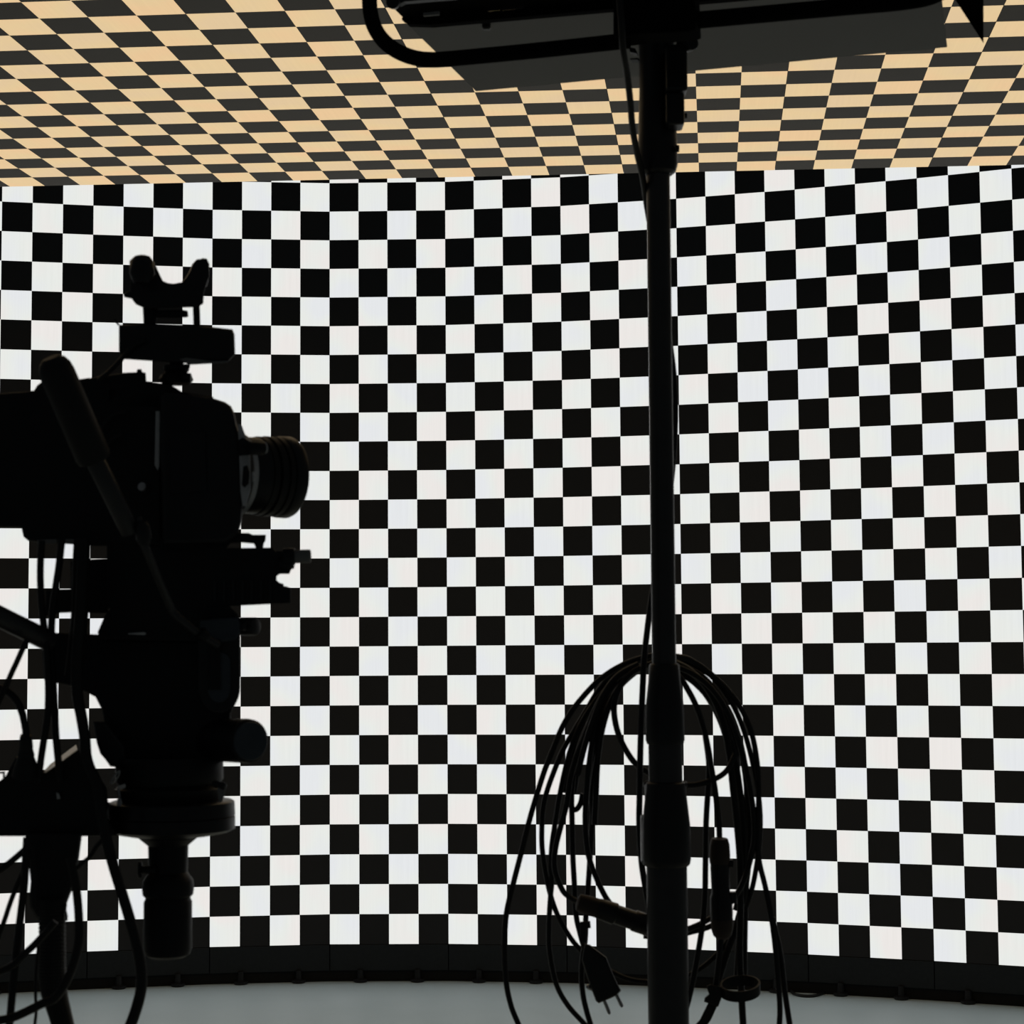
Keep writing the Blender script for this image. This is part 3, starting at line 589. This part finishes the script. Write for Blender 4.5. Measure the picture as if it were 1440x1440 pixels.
blk('pan_lock_lever', GREYD, head, [(305, 1101), (316, 1102.5), (318.5, 1106), (316, 1118), (312, 1128), (308, 1128)], 1.565, .006, .001)
hb = hrev('bowl_clamp', BLACK, [(1168, 41), (1178, 41), (1189, 28), (1226, 27), (1229, 29), (1238, 35), (1250, 36), (1258, 35), (1262, 31), (1265, 32), (1268, 33.5), (1334, 33.5), (1342, 31), (1346, 24)], head, cx=237)
rod('side_screw', BLACK, head, (220, 1223, 1.60), (197, 1223, 1.60), 5.5)
rod('screw_head', BLACK, head, (199, 1223, 1.60), (195, 1223, 1.60), 11.5)

# ============================================================ PAN HANDLES
ph = thing('pan_handle', 'black pan handle with a thick foam grip slanting up across the camera', 'handle', tuple(at(285, 903, 1.56)))
bm = bmesh.new(); a, b__ = at(71, 503, 1.44), at(133, 647, 1.47); L = (b__ - a).length
lathe(bm, a, b__ - a, [(0, mm(12, 1.44)), (.003, mm(19, 1.44)), (.008, mm(23.5, 1.44)), (.014, mm(25, 1.44)), (L - .004, mm(25.5, 1.44)), (L, mm(23, 1.44))], 32); sm(link('grip', bm, RUBB, ph))
bm = bmesh.new(); cyl(bm, at(130, 640, 1.47), at(184, 748, 1.50), mm(14, 1.48), n=24, bev=.001); sm(link('tube', bm, TUBE, ph))
bm = bmesh.new(); lathe(bm, at(199, 733, 1.495), at(204, 768, 1.50) - at(199, 733, 1.495), [(0, mm(7, 1.5)), (.004, mm(11, 1.5)), (.014, mm(11, 1.5)), (.019, mm(8, 1.5))], 20); sm(link('joint', bm, PLAST, ph))
bm = bmesh.new(); sweep(bm, path([(194, 728, 1.50), (203, 766, 1.50), (222, 812, 1.52), (240, 853, 1.54), (247, 864, 1.543), (258, 874, 1.546), (277, 889, 1.553), (307, 907, 1.565)], 1.5), mm(6, 1.5), n=12, sub=5); sm(link('rod', bm, TUBE, ph))
bm = bmesh.new(); cyl(bm, at(281, 888, 1.552), at(289, 897, 1.556), mm(9, 1.55), n=16, bev=.001); sm(link('clamp', bm, BLACK, ph))
p2 = thing('pan_handle', 'lower black handle bar entering from the left edge behind the hanging cables', 'handle', tuple(at(60, 898, 1.55)))
bm = bmesh.new(); cyl(bm, at(-60, 838, 1.50), at(72, 903, 1.56), mm(15, 1.52), n=24, bev=.001); sm(link('tube', bm, TUBE, p2))
bm = bmesh.new(); cyl(bm, at(-160, 789, 1.46), at(-50, 843, 1.505), mm(24, 1.5), n=24, bev=.003); sm(link('grip', bm, RUBB, p2))

# ============================================================ PEDESTAL ARM carrying the head
ped = thing('pedestal', 'black camera pedestal arm reaching in from the left edge under the tripod head', 'pedestal', (at(-230, 1150, 1.64).x, at(-230, 1150, 1.64).y, 0))
blk('arm', BLACK, ped, [(-260, 1120), (60, 1118), (172, 1130), (180, 1174), (-260, 1177)], 1.67, .05, .002)
blk('power_box', BLACK, ped, [(-80, 1098), (0, 1098), (8, 1091), (22, 1064), (45, 1062), (49, 1070), (60, 1086), (64, 1087), (109, 1054), (120, 1056), (127, 1072), (136, 1086), (150, 1108), (152, 1126), (150, 1150), (166, 1176), (-80, 1176)], 1.57, .07, .002)
tb = at(64, 1085, 1.60)
bm = bmesh.new(); plate(bm, [(62, 1084), (70, 1075), (107, 1047), (109, 1055), (72, 1080), (64, 1086)], tb, Z, -Z * .004); link('trim_bar', bm, GREYM, ped)
bx = at(-230, 1150, 1.69)
bm = bmesh.new(); cyl(bm, Vector((bx.x, bx.y, .06)), Vector((bx.x, bx.y, bx.z + .02)), .05, n=32, bev=.003); sm(link('column', bm, BLACK, ped))
bm = bmesh.new(); lathe(bm, Vector((bx.x, bx.y, 0)), Z, [(0, .40), (.03, .42), (.06, .40), (.10, .10), (.14, .07)], 48); sm(link('base', bm, BLACK, ped))
# bright bits of metal fittings on the box
blk('connector_pin', STEEL, ped, [(165, 1122), (170, 1122), (172, 1128), (170, 1134), (164, 1134)], 1.565, .006, .0008)
blk('snap_hook', STEEL, ped, [(164, 1108), (168, 1108), (170, 1121), (167, 1121)], 1.566, .003, .0005)
bm = bmesh.new(); T([(168, 1083), (160, 1092), (156, 1101), (160, 1100), (167, 1090), (168, 1083)], bm, 1.566, 1.2, n=6); link('wire_ring', bm, STEEL, ped)
blk('thumb_tab', GREYM, ped, [(163, 1106), (176, 1102), (177, 1107), (170, 1110)], 1.565, .004, .0005)
blk('connector_pin', STEEL, ped, [(-6, 1085), (4, 1085), (7, 1084), (7, 1093), (4, 1094), (4, 1088), (-6, 1088)], 1.566, .006, .0005)
blk('connector_pin', GREYM, ped, [(79, 1114), (83, 1116), (85, 1123), (80, 1124)], 1.566, .004, .0005)
blk('thumb_tab', GREYD, ped, [(145, 1144), (150, 1145), (152, 1135), (153, 1146), (151, 1156), (148, 1156)], 1.566, .004, .0005)

# ============================================================ CABLES round the camera
GL = 'cables hanging round the camera'
D1 = 1.55
cable('camera_cable', 'long black cable dropping from the camera back and curving out of the bottom edge', [
    [(117, 758, 1.56), (116, 800, 1.555), (113, 865, 1.55), (108, 930, 1.55), (109, 977, 1.55), (114, 1005, 1.55), (119, 1035, 1.55), (121, 1062, 1.55), (126, 1080, 1.55), (136, 1102, 1.545), (141, 1135, 1.54), (148, 1172, 1.54), (158, 1212, 1.54), (168, 1245, 1.54), (180, 1284, 1.54), (191, 1323, 1.54), (198, 1358, 1.54), (199, 1386, 1.54), (193, 1414, 1.54), (182, 1445, 1.54), (165, 1480, 1.54)]], group=GL, r=6.2)
cable('camera_cable', 'leftmost straight black cable hanging from under the camera battery box', [
    [(59, 760), (57, 790), (57, 823), (60, 865), (66, 920), (68, 965), (67, 1005), (62, 1038), (57, 1072), (54, 1100)]], group=GL, r=5.0, d=D1)
cable('camera_cable', 'black cable leaning left as it drops from under the camera, beside the leftmost one', [
    [(87, 758), (83, 795), (78, 829), (73, 869), (72, 920), (75, 963), (77, 1005), (79, 1040), (83, 1080), (85, 1100)]], group=GL, r=5.2, d=1.56)
cable('camera_cable', 'thick black cable in the middle of those dropping from the camera', [
    [(111, 758), (109, 800), (108, 850), (104, 900), (98, 950)], [(120, 758), (119, 800), (117, 860), (113, 910), (110, 955)]], group=GL, r=7.5, d=1.565)
cable('camera_cable', 'thin black cable curving from the handle bar down to the left edge', [
    [(38, 900), (32, 912), (24, 930), (17, 945), (10, 961), (2, 978), (-8, 1000)]], group=GL, r=4.2, d=1.53)
k_ = cable('power_lead', 'black lead arching from the left edge into a ribbed strain relief', [
    [(-12, 966), (0, 968), (11, 973), (23, 985), (31, 1002), (35, 1020), (37, 1036), (37, 1050)]], group=GL, r=5.2, d=1.54)
sm(part('strain_relief', RUBB, k_, along, (36.5, 1034), (36.5, 1090), 1.54, 1.55, [(0, 8), (.04, 8.5), (.3, 10), (.32, 9.4), (.5, 12), (.52, 11), (.75, 16), (1, 20)]))
cable('camera_cable', 'black cable rising steeply out of the bottom left corner', [
    [(38, 1178), (36, 1212), (34, 1245), (30, 1280), (26, 1312), (21, 1355), (17, 1400), (13, 1445), (10, 1480)]], group=GL, r=5.6, d=1.53)
cable('camera_cable', 'straight black cable slanting from the cable bundle down to the left edge', [
    [(44, 1185), (36, 1194), (14, 1213), (-4, 1227), (-20, 1240)]], group=GL, r=4.6, d=1.545)
cable('camera_cable', 'thin black cable bowing down to the left edge below the slanting one', [
    [(34, 1222), (26, 1240), (15, 1268), (6, 1295), (0, 1312), (-8, 1335)]], group=GL, r=3.6, d=1.54)
cable('camera_cable', 'black cable crossing in front of the bundle towards the lower left', [
    [(78, 1296), (62, 1314), (48, 1329), (34, 1342), (18, 1357), (0, 1366), (-20, 1374)]], group=GL, r=5.0, d=1.52)
cable('camera_cable', 'thick black cable bowing round right of the bundle and back to the left edge', [
    [(98, 1205), (103, 1228), (108, 1256), (111, 1295), (110, 1330), (98, 1370), (79, 1402), (60, 1411), (36, 1423), (14, 1432), (-15, 1437)]], group=GL, r=6.2, d=1.515)
cable('thin_wire', 'thin black wire hanging left of the cable bundle in the bottom left corner', [
    [(54, 1330), (51, 1365), (50, 1400), (51, 1420), (48, 1450), (46, 1480)]], group=None, r=2.3, d=1.535)
cable('thin_wire', 'thin black wire slanting up to the right from the cable bundle', [
    [(108, 1221), (118, 1212), (128, 1203), (136, 1190), (146, 1180)]], group=None, r=3.0, d=1.55)
bd = thing('cable_bundle', 'thick sleeved bundle of black cables hanging beside the tripod head', 'cable bundle', tuple(at(75, 1180, 1.56)))
blk('upper_sleeve', RUBB, bd, [(36, 1170), (116, 1170), (111, 1209), (108, 1235), (102, 1250), (95, 1268), (91, 1285), (60, 1300), (50, 1290), (43, 1278), (41, 1262), (43, 1240), (40, 1210)], 1.56, .04, .006)
bm = bmesh.new()
rows2 = [(74, 1262, 20), (73.5, 1290, 18.5), (73.5, 1330, 18.5), (73.5, 1365, 19), (76, 1395, 18.5), (82, 1418, 17), (88, 1440, 16), (96, 1475, 16)]
Pc = catmull([Vector((x, y, r)) for x, y, r in rows2], 14); rings = []
for i, q_ in enumerate(Pc):
    c = at(q_.x, q_.y, 1.565); rr = mm(q_.z * (1.03 if i % 2 else .985), 1.565)
    rings.append([bm.verts.new(c + (X * math.cos(2 * math.pi * k / 20) + Y * math.sin(2 * math.pi * k / 20)) * rr) for k in range(20)])
for A, B_ in zip(rings, rings[1:]):
    for k in range(20): bm.faces.new((A[k], A[(k + 1) % 20], B_[(k + 1) % 20], B_[k]))
bm.faces.new(rings[0]); bm.faces.new(rings[-1][::-1]); bmesh.ops.recalc_face_normals(bm, faces=bm.faces)
link('lower_sleeve', bm, RUBB, bd)
blk('tie_tag', GREYD, bd, [(92, 1270), (94.5, 1272), (93.5, 1280), (95.5, 1288), (95, 1295), (92, 1295)], 1.56, .004, .0005)
